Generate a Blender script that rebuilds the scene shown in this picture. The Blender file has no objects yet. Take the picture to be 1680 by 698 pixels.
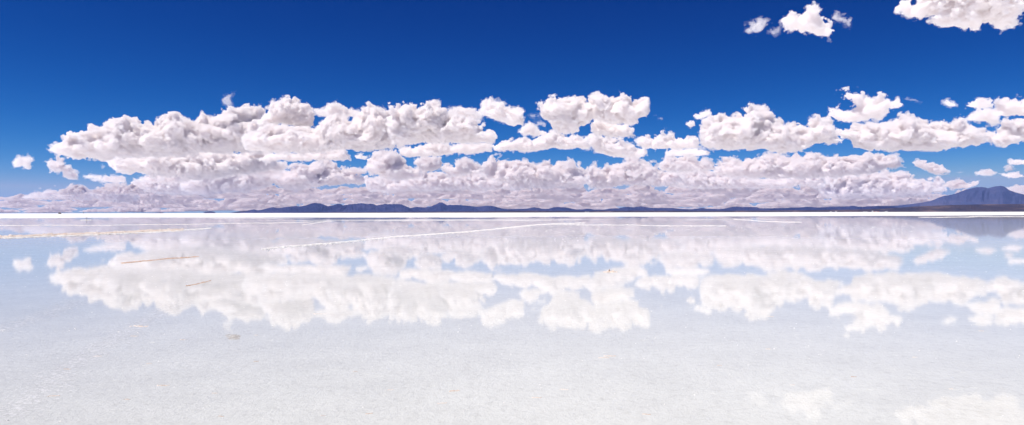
# Salt flat under shallow water mirroring a bank of cumulus clouds, far volcano and hills
import bpy, math, random, time
import numpy as np
import openvdb

F_PX = 1095.0; CX = 840.0; HZ = 349.3; EYE = 1.7
BASE_ALT = 1300.0; YS = 1.3
C = bpy.context.scene.collection

# ---------------------------------------------------------------- 3D value noise in numpy
_rs = np.random.RandomState(7)
LAT = 64
_lat = _rs.rand(LAT, LAT, LAT).astype(np.float32) * 2 - 1
_latf = _lat.ravel()
def vnoise(p, q, r):
    i = np.floor(p); j = np.floor(q); k = np.floor(r)
    u = p - i; v = q - j; w = r - k
    u = u*u*(3-2*u); v = v*v*(3-2*v); w = w*w*(3-2*w)
    i = i.astype(np.int32) & 63; j = j.astype(np.int32) & 63; k = k.astype(np.int32) & 63
    i1 = (i+1) & 63; j1 = (j+1) & 63; k1 = (k+1) & 63
    i *= 4096; i1 *= 4096; j *= 64; j1 *= 64
    T = _latf
    a = T[i+j+k]; a += (T[i1+j+k]-a)*u
    b = T[i+j1+k]; b += (T[i1+j1+k]-b)*u
    a += (b-a)*v
    c = T[i+j+k1]; c += (T[i1+j+k1]-c)*u
    d = T[i+j1+k1]; d += (T[i1+j1+k1]-d)*u
    c += (d-c)*v
    return a + (c-a)*w

# tileable field of rounded cells: 12 cells of 8 texels, 1 at a cell's heart falling to 0 at its rim
WN, WC = 96, 12
def _cells():
    r = np.random.RandomState(3); J = r.rand(WC, WC, WC, 3).astype(np.float32)
    g = (np.arange(WN, dtype=np.float32)+.5)/8
    ci = np.floor(g).astype(int); best = np.full((WN, WN, WN), 9.0, np.float32)
    for a in (-1, 0, 1):
        for b in (-1, 0, 1):
            for c in (-1, 0, 1):
                I, Jj, K = (ci+a), (ci+b), (ci+c)
                P = J[np.ix_(I % WC, Jj % WC, K % WC)]
                dx = (I[:, None, None]+P[..., 0]-g[:, None, None]); dy = (Jj[None, :, None]+P[..., 1]-g[None, :, None]); dz = (K[None, None, :]+P[..., 2]-g[None, None, :])
                best = np.minimum(best, dx*dx+dy*dy+dz*dz)
    return np.clip(1-best*.95, 0, 1)
_cell = _cells(); _cellmean = float(_cell.mean()); _cellf = np.ascontiguousarray(_cell).ravel()
def cells(p, q, r):
    """p, q, r in cell units"""
    p = p*8; q = q*8; r = r*8
    i = np.floor(p); j = np.floor(q); k = np.floor(r); u = p-i; v = q-j; w = r-k
    i = i.astype(np.int32) % WN; j = j.astype(np.int32) % WN; k = k.astype(np.int32) % WN
    i1 = (i+1) % WN; j1 = (j+1) % WN; k1 = (k+1) % WN
    i *= WN*WN; i1 *= WN*WN; j *= WN; j1 *= WN
    T = _cellf
    a = T[i+j+k]; a += (T[i1+j+k]-a)*u
    b = T[i+j1+k]; b += (T[i1+j1+k]-b)*u
    a += (b-a)*v
    c = T[i+j+k1]; c += (T[i1+j+k1]-c)*u
    d = T[i+j1+k1]; d += (T[i1+j1+k1]-d)*u
    c += (d-c)*v
    return a + (c-a)*w - _cellmean

def poly_sdf(poly, X, Z):
    """signed distance to a polygon on the 2D grid, negative inside"""
    P = np.array(poly, dtype=np.float32)
    d2 = np.full(X.shape, 1e9, np.float32); ins = np.zeros(X.shape, bool)
    n = len(P)
    for a in range(n):
        x0, z0 = P[a]; x1, z1 = P[(a+1) % n]
        ex, ez = x1-x0, z1-z0
        t = np.clip(((X-x0)*ex + (Z-z0)*ez) / (ex*ex+ez*ez+1e-9), 0, 1)
        d2 = np.minimum(d2, (X-x0-t*ex)**2 + (Z-z0-t*ez)**2)
        if z0 != z1:
            c = ((Z >= min(z0, z1)) & (Z < max(z0, z1)))
            xi = x0 + (Z-z0)/(z1-z0)*ex
            ins ^= c & (X < xi)
    d = np.sqrt(d2)
    return np.where(ins, -d, d)

KA = .75; KB = (1.0, 1.0, 1.3, 1.7, 2.0, 2.0); KC = .36
def cloud_mesh(name, poly, seed, vs=1.0, depth=0.42, amp=1.0, ragged=0.0, wisp=False, veil_w=0.0):
    """fractal cumulus body: the outline gives its lay-out, the body is inflated in depth and billowed by 3D noise.
    All in units of `unit` metres; returns vertices / faces in local units, y is depth."""
    P = np.array(poly, dtype=np.float64)
    x0, x1 = P[:,0].min(), P[:,0].max(); z0, z1 = P[:,1].min(), P[:,1].max()
    H = z1-z0; W = x1-x0
    R = float(np.clip(depth*min(H, W*0.7), 3.0, 34.0))
    A = min(8.0, R*0.36) * amp
    pad = A*1.8 + 3
    xs = np.arange(x0-pad, x1+pad, vs, dtype=np.float32)
    zs = np.arange(z0-pad, z1+pad, vs, dtype=np.float32)
    yr = R*1.25 + pad
    ys = np.arange(-yr, yr, vs, dtype=np.float32)
    X2, Z2 = np.meshgrid(xs, zs, indexing='ij')
    sd = poly_sdf(P, X2, Z2)
    # local base height: amplitude of the billows shrinks towards the flat base
    inside = sd < 0
    zb = np.where(inside, Z2, 1e6).min(axis=1); zt = np.where(inside, Z2, -1e6).max(axis=1)
    ok = zb < 1e5
    if ok.sum() > 2:
        zb = np.interp(xs, xs[ok], zb[ok]); zt = np.interp(xs, xs[ok], zt[ok])
        kk = max(3, int(14/vs)); ker = np.ones(kk)/kk
        zb = np.convolve(np.pad(zb, kk, mode='edge'), ker, 'same')[kk:-kk]
    else: zb = np.full(len(xs), z0); zt = np.full(len(xs), z1)
    so = _rs0(seed)
    ox, oy, oz = so
    # inflate: depth profile varies along the cloud
    d = -sd
    e = R - np.minimum(d, R)                                   # (nx,nz)
    # interior relief: large lumps push the front surface in and out
    wx, wz = X2/26+ox, Z2/17+oz
    phi0 = None
    Y = ys[None, :, None]
    warp = 0.30*R*vnoise(wx[:, None, :] + 0*Y, np.full_like(wx[:, None, :] + 0*Y, oy), wz[:, None, :] + 0*Y)
    phi = np.sqrt(((Y+warp)/1.15)**2 + e[:, None, :]**2) - R
    phi = phi.astype(np.float32)
    band = np.abs(phi) < (A*2.2 + 2.5*vs)
    idx = np.nonzero(band)
    px = xs[idx[0]]; py = ys[idx[1]]*YS; pz = zs[idx[2]]
    base = zb[idx[0]].astype(np.float32)
    rel = np.clip((pz - base)/(max(6.0, 0.33*H)), 0, 1)
    fac = 0.35 + 0.65*rel*rel*(3-2*rel)
    # gentle domain warp
    wv = 3.0*vnoise(px/19+oy, py/19+ox, pz/19+oz)
    px2 = px + wv; pz2 = pz + 3.0*vnoise(px/17+5.5, py/17+oz, pz/17+ox)
    disp = np.zeros_like(px); wl = min(26.0, max(7.0, R*1.05)); zst = 1.15
    k_amp = KA*amp
    for o in range(6):
        if wl < vs*1.6: break
        if wisp: v = .8*vnoise(px2/wl*2+ox+o*9.1, py/wl*2+oy, pz2*zst/wl*2+oz+o*5.3)
        else:
            v = KB[o]*cells(px2/wl+ox+o*9.1, py/wl+oy+o*3.7, pz2*zst/wl+oz+o*5.3)
            if o >= 1: v = v + KC*vnoise(px2/wl*1.6+oy, py/wl*1.6+oz, pz2/wl*1.6+ox+o)
        disp += wl*k_amp*v*(fac if o < 2 else .5+.5*fac)
        wl *= 0.5
    disp -= disp.mean()
    disp -= 0.22*A + (1.3 if wisp else 0)
    if ragged:
        disp += ragged*A*vnoise(px/9+oz, py/9+ox, pz/6+oy)*1.2
    phi[idx] -= disp
    veil = None
    if veil_w > 0:
        # torn thin margin round the dense body
        pv = phi[idx]
        n = vnoise(px/6.5+oy, py/6.5+oz, pz/4.6+ox) + .75*vnoise(px/3.1+oz, py/3.1+ox, pz/2.3+oy) + .5*vnoise(px/1.5+ox, py/1.5+oy, pz/1.2+oz)
        m_ = vnoise(px/30+oz, py/30+oy, pz/20+ox)
        veil = phi.copy(); veil[idx] = pv - veil_w*(0.1 + 1.6*n + 1.6*m_)
        veil = np.minimum(veil, phi - .35)
    return phi, (xs[0], ys[0], zs[0]), vs, veil

def face_on(pp, Yd):
    """outline points (angular units) -> the upright plane through the cloud's middle, square to the line of sight"""
    cx = .5*(min(x for x, _ in pp)+max(x for x, _ in pp)); th = math.atan2(cx, F_PX); c, s_ = math.cos(th), math.sin(th); out = []
    for x, z in pp:
        k = (x-cx)/F_PX; xp = Yd*k/(c + x/F_PX*s_); out.append((xp/Yd*F_PX, z*(1 - xp*s_/Yd)))
    return out, cx*Yd/F_PX, -th

def _rs0(seed):
    r = random.Random(seed*13+5); return (r.uniform(0, 60), r.uniform(0, 60), r.uniform(0, 60))

def grid_arrays(phi, org, vs, unit):
    g = openvdb.FloatGrid(background=3.0)
    phi = np.clip(phi, -3, 3)
    phi[0] = phi[-1] = 3; phi[:,0] = phi[:,-1] = 3; phi[:,:,0] = phi[:,:,-1] = 3
    g.copyFromArray(np.ascontiguousarray(phi), tolerance=0.0)
    g.gridClass = openvdb.GridClass.LEVEL_SET
    pts, quads = g.convertToQuads(isovalue=0.0)
    if len(pts) == 0: return None
    return (pts.astype(np.float32)*vs + np.array(org, np.float32))*np.array((unit, unit*YS, unit), np.float32), quads.astype(np.int32)[:, ::-1]

def arrays_to_mesh(name, sets):
    """sets = [(verts, quads, material slot)] -> one mesh"""
    co = np.concatenate([a for a, _, _ in sets]); off = np.cumsum([0]+[len(a) for a, _, _ in sets])
    q = np.concatenate([b+o for (_, b, _), o in zip(sets, off)]); mi = np.concatenate([np.full(len(b), k, np.int32) for _, b, k in sets])
    me = bpy.data.meshes.new(name); nq = len(q)
    me.vertices.add(len(co)); me.vertices.foreach_set('co', np.ascontiguousarray(co, np.float32).ravel())
    me.loops.add(nq*4); me.loops.foreach_set('vertex_index', np.ascontiguousarray(q, np.int32).ravel())
    me.polygons.add(nq); me.polygons.foreach_set('loop_start', np.arange(0, nq*4, 4, dtype=np.int32))
    me.polygons.foreach_set('use_smooth', np.ones(nq, bool)); me.polygons.foreach_set('material_index', mi)
    me.update(calc_edges=True)
    return me
SUN_EL = 66; SUN_AZ = -120; SUN_W = 5.0
SKY_AIR = 1.0; SKY_DUST = .2; SKY_OZ = 3.0; SKY_STR = .1
SKY_CURVE = ((4.0, 105.0, .32), (1.95, 3.9, .43), (1.37, 2.6, .64))
EXPOSURE = 0.0; FR_POW = 1.3; FR_MUL = .93
HAZE_COL = (.20, .38, .93, 1); HAZE_D = .8e-5
CLOUD_COL = ((.988, .973, .968, 1), (.976, .955, .952, 1), (.958, .928, .920, 1), (.92, .875, .86, 1)); CLOUD_D = .28; VOL_B = 32  # cloud albedos near to far: dimming by distant air is put into the colour
SKIP_CLOUDS = False
# ---------------------------------------------------------------- cloud lay-out
# origins of the survey tiles (x0, y0, scale) in which the outlines are written
TILE = {'Z': (0, 130, 3.036), 'A': (60, 130, 3.036), 'B': (320, 130, 3.036), 'C': (580, 130, 3.036), 'D': (860, 130, 3.036),
        'F': (1120, 130, 3.036), 'E': (1360, 130, 3.034), 'T': (1200, 0, 3.5)}
# tile, outline, distance in km (None: from the common base altitude), options, label
CLOUDS = [
('A', [(85,350),(105,322),(140,308),(182,300),(185,283),(230,262),(270,245),(290,238),(340,235),(370,215),(400,200),(435,186),(480,200),(505,212),(527,238),(545,222),(600,218),(640,205),(670,175),(692,161),(712,168),(722,195),(770,224),(795,222),(812,195),(828,185),(850,207),(875,200),(910,190),(940,165),(970,150),(1040,148),(1080,143),(1110,150),(1140,175),(1200,240),(1260,290),(1330,300),(1400,340),(1350,352),(1200,362),(1000,360),(850,368),(700,385),(540,385),(400,390),(345,402),(290,397),(190,393),(140,385),(110,375)], None, {}, 'largest cumulus at far left, tapering to a point at its left tip'),
('B', [(325,220),(345,190),(368,165),(378,130),(420,115),(445,104),(475,102),(520,112),(558,130),(580,165),(590,190),(600,238),(560,248),(500,240),(450,222),(400,222),(350,230)], 14.4, {}, 'tall round white cloud head rising above the middle of the left cloud mass'),
('B', [(590,150),(640,148),(665,128),(690,115),(725,122),(745,145),(790,152),(830,172),(800,192),(740,190),(690,188),(650,190),(610,175)], 15.5, {'dens':.6,'ragged':.4}, 'thin low cloud with torn edges just right of the tall round cloud head'),
('B', [(240,300),(300,265),(380,232),(450,240),(540,255),(600,250),(625,215),(665,192),(700,183),(740,205),(770,212),(800,195),(815,178),(835,158),(865,143),(905,155),(955,172),(975,200),(1000,300),(990,335),(900,352),(789,358),(740,350),(600,366),(480,366),(350,364),(255,345)], 14.0, {}, 'wide cloud mass between the largest left cumulus and the flat-based cloud with pink underside'),
('C', [(170,230),(166,180),(178,131),(235,128),(295,138),(318,162),(350,138),(395,134),(432,143),(470,178),(520,185),(570,190),(612,222),(650,244),(685,262),(725,298),(700,315),(600,322),(500,316),(400,314),(300,324),(230,332),(180,305)], 13.4, {}, 'big flat-based cumulus with pinkish underside sloping down to the right'),
('C', [(470,165),(495,145),(520,135),(560,148),(600,152),(645,182),(630,200),(560,210),(490,200)], 14.6, {'dens':.6,'ragged':.4}, 'thin torn cloud peeping over the right shoulder of the big flat-based cumulus'),
('C', [(225,350),(250,342),(300,348),(340,335),(400,318),(450,320),(490,338),(540,325),(600,322),(690,322),(690,362),(600,370),(500,368),(430,384),(400,388),(260,388),(230,372)], None, {}, 'long flat cloud lying directly beneath the pinkish underside cumulus'),
('D', [(-160,335),(-110,322),(-60,305),(0,296),(40,305),(85,290),(110,272),(150,260),(185,272),(205,290),(230,286),(270,290),(300,305),(330,325),(320,350),(260,346),(200,357),(160,348),(110,350),(60,364),(0,364),(-60,350),(-150,358)], None, {}, 'long low cloud under the double-humped cumulus, left of its hanging lobes'),
('D', [(-25,262),(0,240),(30,223),(60,240),(80,258),(115,268),(90,282),(0,284)], None, {}, 'small lens-shaped cloud at the lower left of the double-humped cumulus'),
('D', [(76,155),(90,135),(110,120),(150,108),(180,108),(210,105),(240,97),(270,105),(300,120),(332,140),(350,175),(330,222),(275,238),(265,262),(240,272),(200,276),(170,262),(150,245),(120,212),(85,188)], 10.2, {}, 'left hump of the high double-humped cumulus right of centre'),
('D', [(322,130),(335,95),(370,78),(400,90),(430,88),(458,105),(475,92),(495,90),(530,105),(560,112),(608,113),(618,140),(625,165),(615,192),(575,196),(570,222),(535,232),(480,222),(430,228),(370,208),(330,185)], 10.0, {}, 'right and taller hump of the high double-humped cumulus right of centre'),
('D', [(333,258),(340,225),(350,203),(400,208),(450,225),(510,232),(535,250),(548,285),(500,291),(430,288),(370,280)], 10.6, {}, 'small flat-based cloud hanging right under the tallest hump of the double cumulus'),
('D', [(298,300),(330,278),(370,275),(405,290),(455,318),(468,293),(495,300),(515,328),(560,350),(595,350),(632,368),(590,390),(520,394),(470,392),(420,385),(360,365),(310,335)], None, {}, 'lopsided cloud with a notch in its top, below the double-humped cumulus'),
('D', [(560,320),(575,300),(605,290),(640,290),(660,298),(690,272),(715,266),(740,278),(755,300),(805,304),(815,288),(850,292),(880,320),(860,345),(780,350),(700,350),(640,352),(590,345)], None, {}, 'wide flat cloud just left of the broad cumulus with dark pink base'),
('D', [(700,365),(740,350),(850,350),(870,358),(900,352),(935,365),(920,380),(860,385),(760,388),(710,382)], None, {'dens':.7,'ragged':.4}, 'thin pale cloud strip underneath the wide flat cloud right of centre'),
('D', [(643,183),(658,180),(685,193),(706,206),(690,211),(662,204)], None, {'wisp':1}, 'tiny wisp alone in blue sky right of the double-humped cumulus'),
('D', [(22,182),(45,176),(75,180),(78,192),(40,192)], None, {'wisp':1}, 'tiny wisp touching the left side of the double-humped cumulus'),
('D', [(50,215),(85,208),(112,222),(108,245),(70,236)], None, {'wisp':1}, 'ragged wisp under the left hump of the double-humped cumulus'),
('C', [(636,155),(648,122),(690,106),(710,118),(742,122),(762,148),(790,162),(832,152),(847,190),(842,230),(800,234),(765,226),(720,205),(680,192),(655,178)], None, {'ragged':.3,'dens':.7}, 'separate slanting cloud in the gap right of the pinkish underside cumulus'),
('C', [(5,382),(35,373),(70,390),(60,402),(15,396)], None, {'dens':.7}, 'tiny flat cloud in the blue gap beneath the centre-left cloud mass'),
('B', [(126,102),(146,78),(170,68),(196,60),(186,90),(184,115),(192,150),(172,152),(148,128)], 12.0, {'wisp':1}, 'narrow curling wisp standing on top of the left cloud mass'),
# behind and below the left mass
('A', [(345,405),(450,385),(600,380),(800,365),(1000,355),(1100,350),(1160,368),(1180,400),(1230,420),(1260,440),(1100,462),(1000,478),(850,500),(700,490),(560,480),(520,466),(490,458),(460,474),(390,470),(365,440)], 19.0, {}, 'grey lower lobe hanging below the largest left cumulus'),
('B', [(320,400),(380,372),(430,365),(480,372),(600,366),(700,350),(745,350),(768,378),(772,402),(700,407),(600,405),(500,408),(430,404),(370,405)], 16.5, {}, 'flat dark-based cloud ending bluntly left of the blue gap at centre left'),
('A', [(50,408),(75,398),(100,410),(108,388),(125,395),(135,430),(165,440),(185,460),(200,494),(180,498),(150,480),(130,455),(100,462),(75,445)], None, {'ragged':.5}, 'zigzag shred of cloud below the pointed tip of the largest left cumulus'),
('Z', [(66,412),(100,383),(130,378),(168,395),(150,412),(157,446),(135,450),(110,432),(75,432)], None, {'ragged':.4,'dens':.6}, 'small lone cloud at the far left edge over the pale horizon'),
('A', [(240,482),(270,474),(330,486),(345,480),(400,485),(430,476),(450,500),(440,514),(380,516),(340,507),(300,492),(255,488)], None, {'dens':.7,'ragged':.3}, 'thin flat cloud sliver in the blue bay under the left cloud mass'),
('A', [(318,442),(330,426),(346,435),(336,449)], None, {'wisp':1}, 'tiny scrap of cloud in the blue bay under the left cloud mass'),
('A', [(470,512),(500,498),(560,505),(600,484),(650,478),(700,490),(760,505),(850,520),(960,560),(800,572),(650,570),(540,556)], 33, {}, 'pale mound below the grey lobe of the left cloud mass'),
('A', [(290,580),(310,540),(345,530),(370,518),(420,518),(450,533),(490,552),(515,578),(500,602),(400,612),(320,604)], 45, {}, 'rounded mound low over the horizon at left'),
('A', [(-70,590),(0,562),(60,553),(130,550),(170,522),(200,533),(230,526),(260,548),(300,560),(310,592),(250,602),(150,592),(60,592)], 47, {'dens':.5}, 'low pale cloud with two small knobs over the left horizon'),
('B', [(-300,500),(-180,470),(-60,455),(20,410),(90,398),(170,402),(300,420),(400,420),(470,435),(430,470),(300,478),(160,480),(0,500),(-150,520)], 22, {}, 'wide grey middle layer cloud beneath the left mass'),
('B', [(-80,525),(-20,480),(60,450),(130,438),(190,448),(220,470),(300,450),(350,445),(380,480),(400,510),(350,540),(200,562),(50,577),(-40,560)], 29, {}, 'lumpy cloud above the left end of the mountain range'),
('B', [(340,480),(400,465),(440,450),(500,440),(560,420),(600,412),(620,398),(660,400),(670,420),(720,440),(770,438),(790,452),(835,460),(800,472),(770,475),(850,500),(875,520),(700,525),(600,545),(500,550),(420,535)], 30, {}, 'long stepped cloud above the middle of the mountain range'),
# lower bank right of the gap
('C', [(65,435),(80,415),(105,400),(98,365),(130,347),(170,348),(198,362),(218,372),(240,398),(290,420),(312,440),(340,470),(300,500),(200,502),(130,485),(80,468)], 24, {}, 'steep piled-up cumulus rising left of a small round cloud'),
('C', [(303,415),(318,396),(350,388),(400,387),(430,395),(440,420),(430,446),(390,463),(335,458)], 23, {}, 'small round cloud between two piled cumulus in the lower bank'),
('C', [(435,445),(455,428),(500,430),(510,405),(540,393),(580,403),(600,422),(640,430),(655,460),(620,478),(560,472),(480,478)], 23.5, {}, 'domed cloud right of the small round cloud in the lower bank'),
('C', [(60,495),(130,478),(200,495),(260,495),(330,455),(400,468),(500,470),(560,465),(620,475),(700,475),(770,500),(810,548),(700,552),(500,555),(300,558),(150,562),(60,545)], 29, {}, 'broad bumpy cloud foot above the pointed hill'),
('D', [(-215,445),(-205,415),(-180,405),(-160,388),(-110,403),(-60,422),(0,420),(25,432),(60,440),(100,420),(130,430),(180,425),(215,415),(245,418),(275,435),(305,465),(330,485),(320,520),(280,545),(100,547),(-50,550),(-90,525),(-200,485)], 25, {}, 'long cumulus with the darkest flat underside at centre'),
('D', [(300,480),(318,440),(350,433),(380,458),(420,443),(480,435),(510,405),(540,390),(570,412),(610,425),(650,440),(690,460),(760,468),(785,500),(760,532),(650,537),(500,532),(400,547),(320,542)], 26, {}, 'peaked cloud pile right of the dark-bottomed centre cumulus'),
('D', [(670,440),(700,420),(705,385),(735,376),(765,400),(790,390),(810,373),(832,380),(870,410),(900,400),(940,425),(960,455),(850,465),(750,464),(690,455)], 22, {}, 'twin-knobbed cumulus at the left end of the long right-hand lower bank'),
('F', [(150,480),(155,435),(200,408),(250,402),(300,418),(350,405),(390,393),(430,376),(480,383),(520,405),(560,383),(600,392),(640,370),(680,385),(720,400),(760,390),(770,490),(600,502),(450,502),(300,492)], 24, {}, 'crenellated cloud under the broad cumulus with dark pink base'),
('E', [(-40,460),(-15,395),(60,391),(120,387),(160,378),(200,372),(240,380),(270,388),(325,386),(345,410),(364,440),(280,447),(235,470),(150,478),(50,487),(-20,482)], 22.5, {}, 'tongue-shaped cloud ending in a point over the right-hand lower bank'),
('F', [(-110,475),(0,458),(100,455),(200,478),(300,492),(420,500),(560,490),(700,485),(700,540),(420,545),(250,548),(100,550),(0,545),(-100,528)], 31, {}, 'wide pale cloud shelf above the flat-topped hill'),
('E', [(-60,560),(-60,490),(60,482),(120,472),(200,475),(260,470),(300,480),(390,478),(420,500),(470,510),(520,512),(560,505),(580,535),(585,560),(450,582),(300,592),(100,602),(0,602)], 36, {}, 'broad cloud shelf sloping down towards the volcano'),
# right-hand clouds
('F', [(92,300),(98,262),(112,240),(112,208),(135,192),(165,186),(200,188),(235,195),(262,206),(300,193),(318,180),(310,158),(345,147),(385,148),(410,165),(438,180),(455,215),(500,225),(540,245),(570,238),(620,250),(645,238),(650,208),(690,198),(720,208),(722,238),(742,272),(790,300),(797,318),(740,322),(680,320),(650,342),(560,370),(480,368),(420,362),(360,352),(250,354),(150,350),(100,337)], None, {'move':(-4,0)}, 'broad cumulus with dark pink base and a curled horn at right'),
('F', [(52,186),(80,175),(102,166),(132,156),(150,180),(112,194),(70,201)], None, {'ragged':.4,'dens':.6}, 'small torn cloud high left of the broad horned cumulus'),
('F', [(17,228),(30,212),(62,216),(62,234),(36,241)], None, {}, 'tiny round cloud left of the broad horned cumulus, under a torn one'),
('E', [(62,88),(85,68),(110,80),(150,73),(172,90),(202,112),(240,115),(258,92),(275,115),(310,120),(342,116),(364,135),(350,152),(300,160),(290,190),(270,212),(180,217),(90,227),(40,217),(-5,192),(15,168),(60,158),(90,175),(150,165),(180,150),(120,128),(80,112)], None, {'ragged':.25,'dens':.6,'move':(0,-9)}, 'Z-shaped cloud above the long rolling cloud at right'),
('E', [(355,102),(400,98),(440,106),(467,118),(440,122),(390,112)], None, {'wisp':1}, 'thin streak of cloud right of the Z-shaped cloud'),
('E', [(574,118),(590,110),(610,124),(638,138),(600,142),(582,132)], None, {'ragged':.4,'dens':.6}, 'tiny cloud between the thin streak and the right-edge cloud'),
('E', [(5,272),(30,258),(62,262),(100,262),(118,240),(170,238),(190,222),(225,222),(245,212),(285,216),(310,206),(345,205),(352,188),(378,185),(400,205),(450,225),(520,230),(560,222),(600,225),(640,212),(680,213),(740,235),(775,265),(782,310),(720,330),(640,340),(540,355),(420,352),(290,355),(180,352),(120,335),(100,305),(60,287)], None, {'move':(9,5)}, 'long rolling cloud at right with one low peak'),
('E', [(676,138),(700,123),(740,98),(790,93),(815,120),(822,147),(760,152),(710,147)], None, {'ragged':.3,'dens':.7}, 'small topmost cloud of the cluster at the right edge'),
('E', [(676,207),(715,175),(790,153),(815,165),(838,160),(835,118),(890,106),(950,112),(1010,100),(1040,140),(1010,182),(900,184),(850,192),(842,222),(810,237),(780,217),(700,217)], None, {'ragged':.3,'dens':.7}, 'branching cloud touching the right edge below the topmost small one'),
('E', [(778,270),(830,262),(868,240),(875,207),(930,213),(971,203),(1040,198),(1060,300),(971,312),(920,332),(870,347),(820,322),(785,305)], None, {}, 'lowest puffed cloud of the cluster at the right edge'),
('E', [(418,420),(450,410),(475,416),(512,420),(560,440),(599,462),(580,474),(540,480),(490,462),(430,440)], None, {}, 'small oval cloud alone in the blue gap left of the volcano'),
('E', [(731,470),(760,465),(800,458),(828,473),(800,483),(750,481)], None, {}, 'small flat cloud above the volcano summit'),
('E', [(628,471),(655,458),(682,470),(650,479)], None, {'wisp':1}, 'scrap of cloud above the left flank of the volcano'),
('E', [(888,410),(930,406),(1000,410),(1020,430),(900,433)], None, {}, 'upper flat cloud of the pair at the right edge above the volcano'),
('E', [(850,478),(870,470),(900,475),(945,468),(967,490),(920,499),(880,491)], None, {}, 'lower flat cloud of the pair at the right edge above the volcano'),
('E', [(868,457),(885,445),(902,442),(917,455),(882,466)], None, {'dens':.7}, 'tiny cloud between the two flat ones at the right edge'),
('E', [(560,535),(600,514),(650,503),(690,523),(742,513),(748,528),(700,547),(620,552)], None, {}, 'low cloud touching the left slope of the volcano'),
('E', [(885,548),(930,538),(971,533),(1040,538),(1060,600),(980,605),(930,575)], 60, {}, 'low cloud partly hidden behind the right slope of the volcano'),
('T', [(300,172),(285,140),(292,118),(340,98),(410,100),(430,70),(452,60),(478,52),(500,78),(540,108),(568,138),(580,180),(560,208),(500,205),(430,193),(370,180)], None, {'ragged':.35,'dens':.6}, 'wedge-shaped cloud high in the deep blue at upper right'),
('T', [(72,186),(100,150),(150,108),(192,115),(232,130),(200,150),(180,190),(140,207)], None, {'wisp':1}, 'ragged wisp trailing left of the high wedge-shaped cloud'),
('T', [(208,188),(235,172),(275,165),(285,196),(240,206)], None, {'wisp':1}, 'small wisp joining the ragged one to the high wedge-shaped cloud'),
('T', [(565,115),(582,85),(605,78),(640,98),(692,112),(682,162),(640,145),(600,130)], None, {'wisp':1}, 'torn wisp just right of the high wedge-shaped cloud'),
('T', [(955,65),(985,30),(1020,20),(1050,45),(1085,20),(1100,-30),(1160,-80),(1400,-150),(1700,-100),(1740,10),(1665,78),(1645,130),(1560,165),(1500,130),(1440,118),(1420,165),(1300,158),(1200,150),(1125,132),(1180,110),(1235,80),(1200,72),(1100,105),(1040,97),(990,80)], None, {'ragged':.5,'dens':.6}, 'bright ragged cloud cut off by the top right corner'),
]
from mathutils import Vector
random.seed(11)
sc = bpy.context.scene
def link(name, me, mat=None, parent=None, loc=(0,0,0)):
    o = bpy.data.objects.new(name, me); C.objects.link(o); o.location = loc
    if mat is not None and me is not None: me.materials.append(mat)
    if parent is not None: o.parent = parent
    return o
def tag(o, label=None, cat=None, group=None, kind=None):
    if label: o['label'] = label
    if cat: o['category'] = cat
    if group: o['group'] = group
    if kind: o['kind'] = kind
    return o
def mat(name):
    m = bpy.data.materials.new(name); m.use_nodes = True; m.node_tree.nodes.clear()
    N = m.node_tree; return m, N, N.nodes.new('ShaderNodeOutputMaterial')
def node(N, t, **k):
    n = N.nodes.new(t)
    for a, v in k.items():
        if a.startswith('i_'): n.inputs[a[2:].replace('_', ' ')].default_value = v
        else: setattr(n, a, v)
    return n
def noise(N, scale, detail=6, rough=.55, vec=None):
    n = node(N, 'ShaderNodeTexNoise'); n.inputs['Scale'].default_value = scale; n.inputs['Detail'].default_value = detail; n.inputs['Roughness'].default_value = rough
    if vec is not None: N.links.new(vec, n.inputs['Vector'])
    return n
def ramp(N, fac, stops):
    r = node(N, 'ShaderNodeValToRGB'); e = r.color_ramp.elements
    while len(e) < len(stops): e.new(.5)
    for el, (p, c) in zip(e, stops): el.position = p; el.color = (*c, 1) if len(c) == 3 else c
    N.links.new(fac, r.inputs[0]); return r
def mapping(N, scale=(1,1,1), rot=0):
    g = node(N, 'ShaderNodeNewGeometry'); m = node(N, 'ShaderNodeMapping'); m.inputs['Scale'].default_value = scale; m.inputs['Rotation'].default_value = (0,0,rot)
    N.links.new(g.outputs['Position'], m.inputs['Vector']); return m.outputs[0]

# ---------------------------------------------------------------- light
EL = math.radians(SUN_EL); AZ = math.radians(SUN_AZ)
w = bpy.data.worlds.new("World"); sc.world = w; w.use_nodes = True
nt = w.node_tree; bg = nt.nodes['Background']
sky = nt.nodes.new('ShaderNodeTexSky'); sky.sky_type = 'NISHITA'; sky.sun_disc = False
sky.sun_elevation = EL; sky.sun_rotation = AZ; sky.altitude = 3650; sky.air_density = SKY_AIR; sky.dust_density = SKY_DUST; sky.ozone_density = SKY_OZ
# high-altitude, polarised blue: each channel of the sky keeps its own contrast curve
sp_ = nt.nodes.new('ShaderNodeSeparateColor'); cb0 = nt.nodes.new('ShaderNodeCombineColor'); nt.links.new(sky.outputs[0], sp_.inputs[0])
for k, (g_, a_, top_) in enumerate(SKY_CURVE):
    m0 = nt.nodes.new('ShaderNodeMath'); m0.operation = 'MULTIPLY'; m0.inputs[1].default_value = .05; nt.links.new(sp_.outputs[k], m0.inputs[0])
    m1 = nt.nodes.new('ShaderNodeMath'); m1.operation = 'POWER'; m1.inputs[1].default_value = g_; nt.links.new(m0.outputs[0], m1.inputs[0])
    m2 = nt.nodes.new('ShaderNodeMath'); m2.operation = 'MULTIPLY'; m2.inputs[1].default_value = a_/SKY_STR; nt.links.new(m1.outputs[0], m2.inputs[0])
    m3 = nt.nodes.new('ShaderNodeMath'); m3.operation = 'MINIMUM'; m3.inputs[1].default_value = top_/SKY_STR; nt.links.new(m2.outputs[0], m3.inputs[0])
    nt.links.new(m3.outputs[0], cb0.inputs[k])
nt.links.new(cb0.outputs[0], bg.inputs[0])
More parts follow.
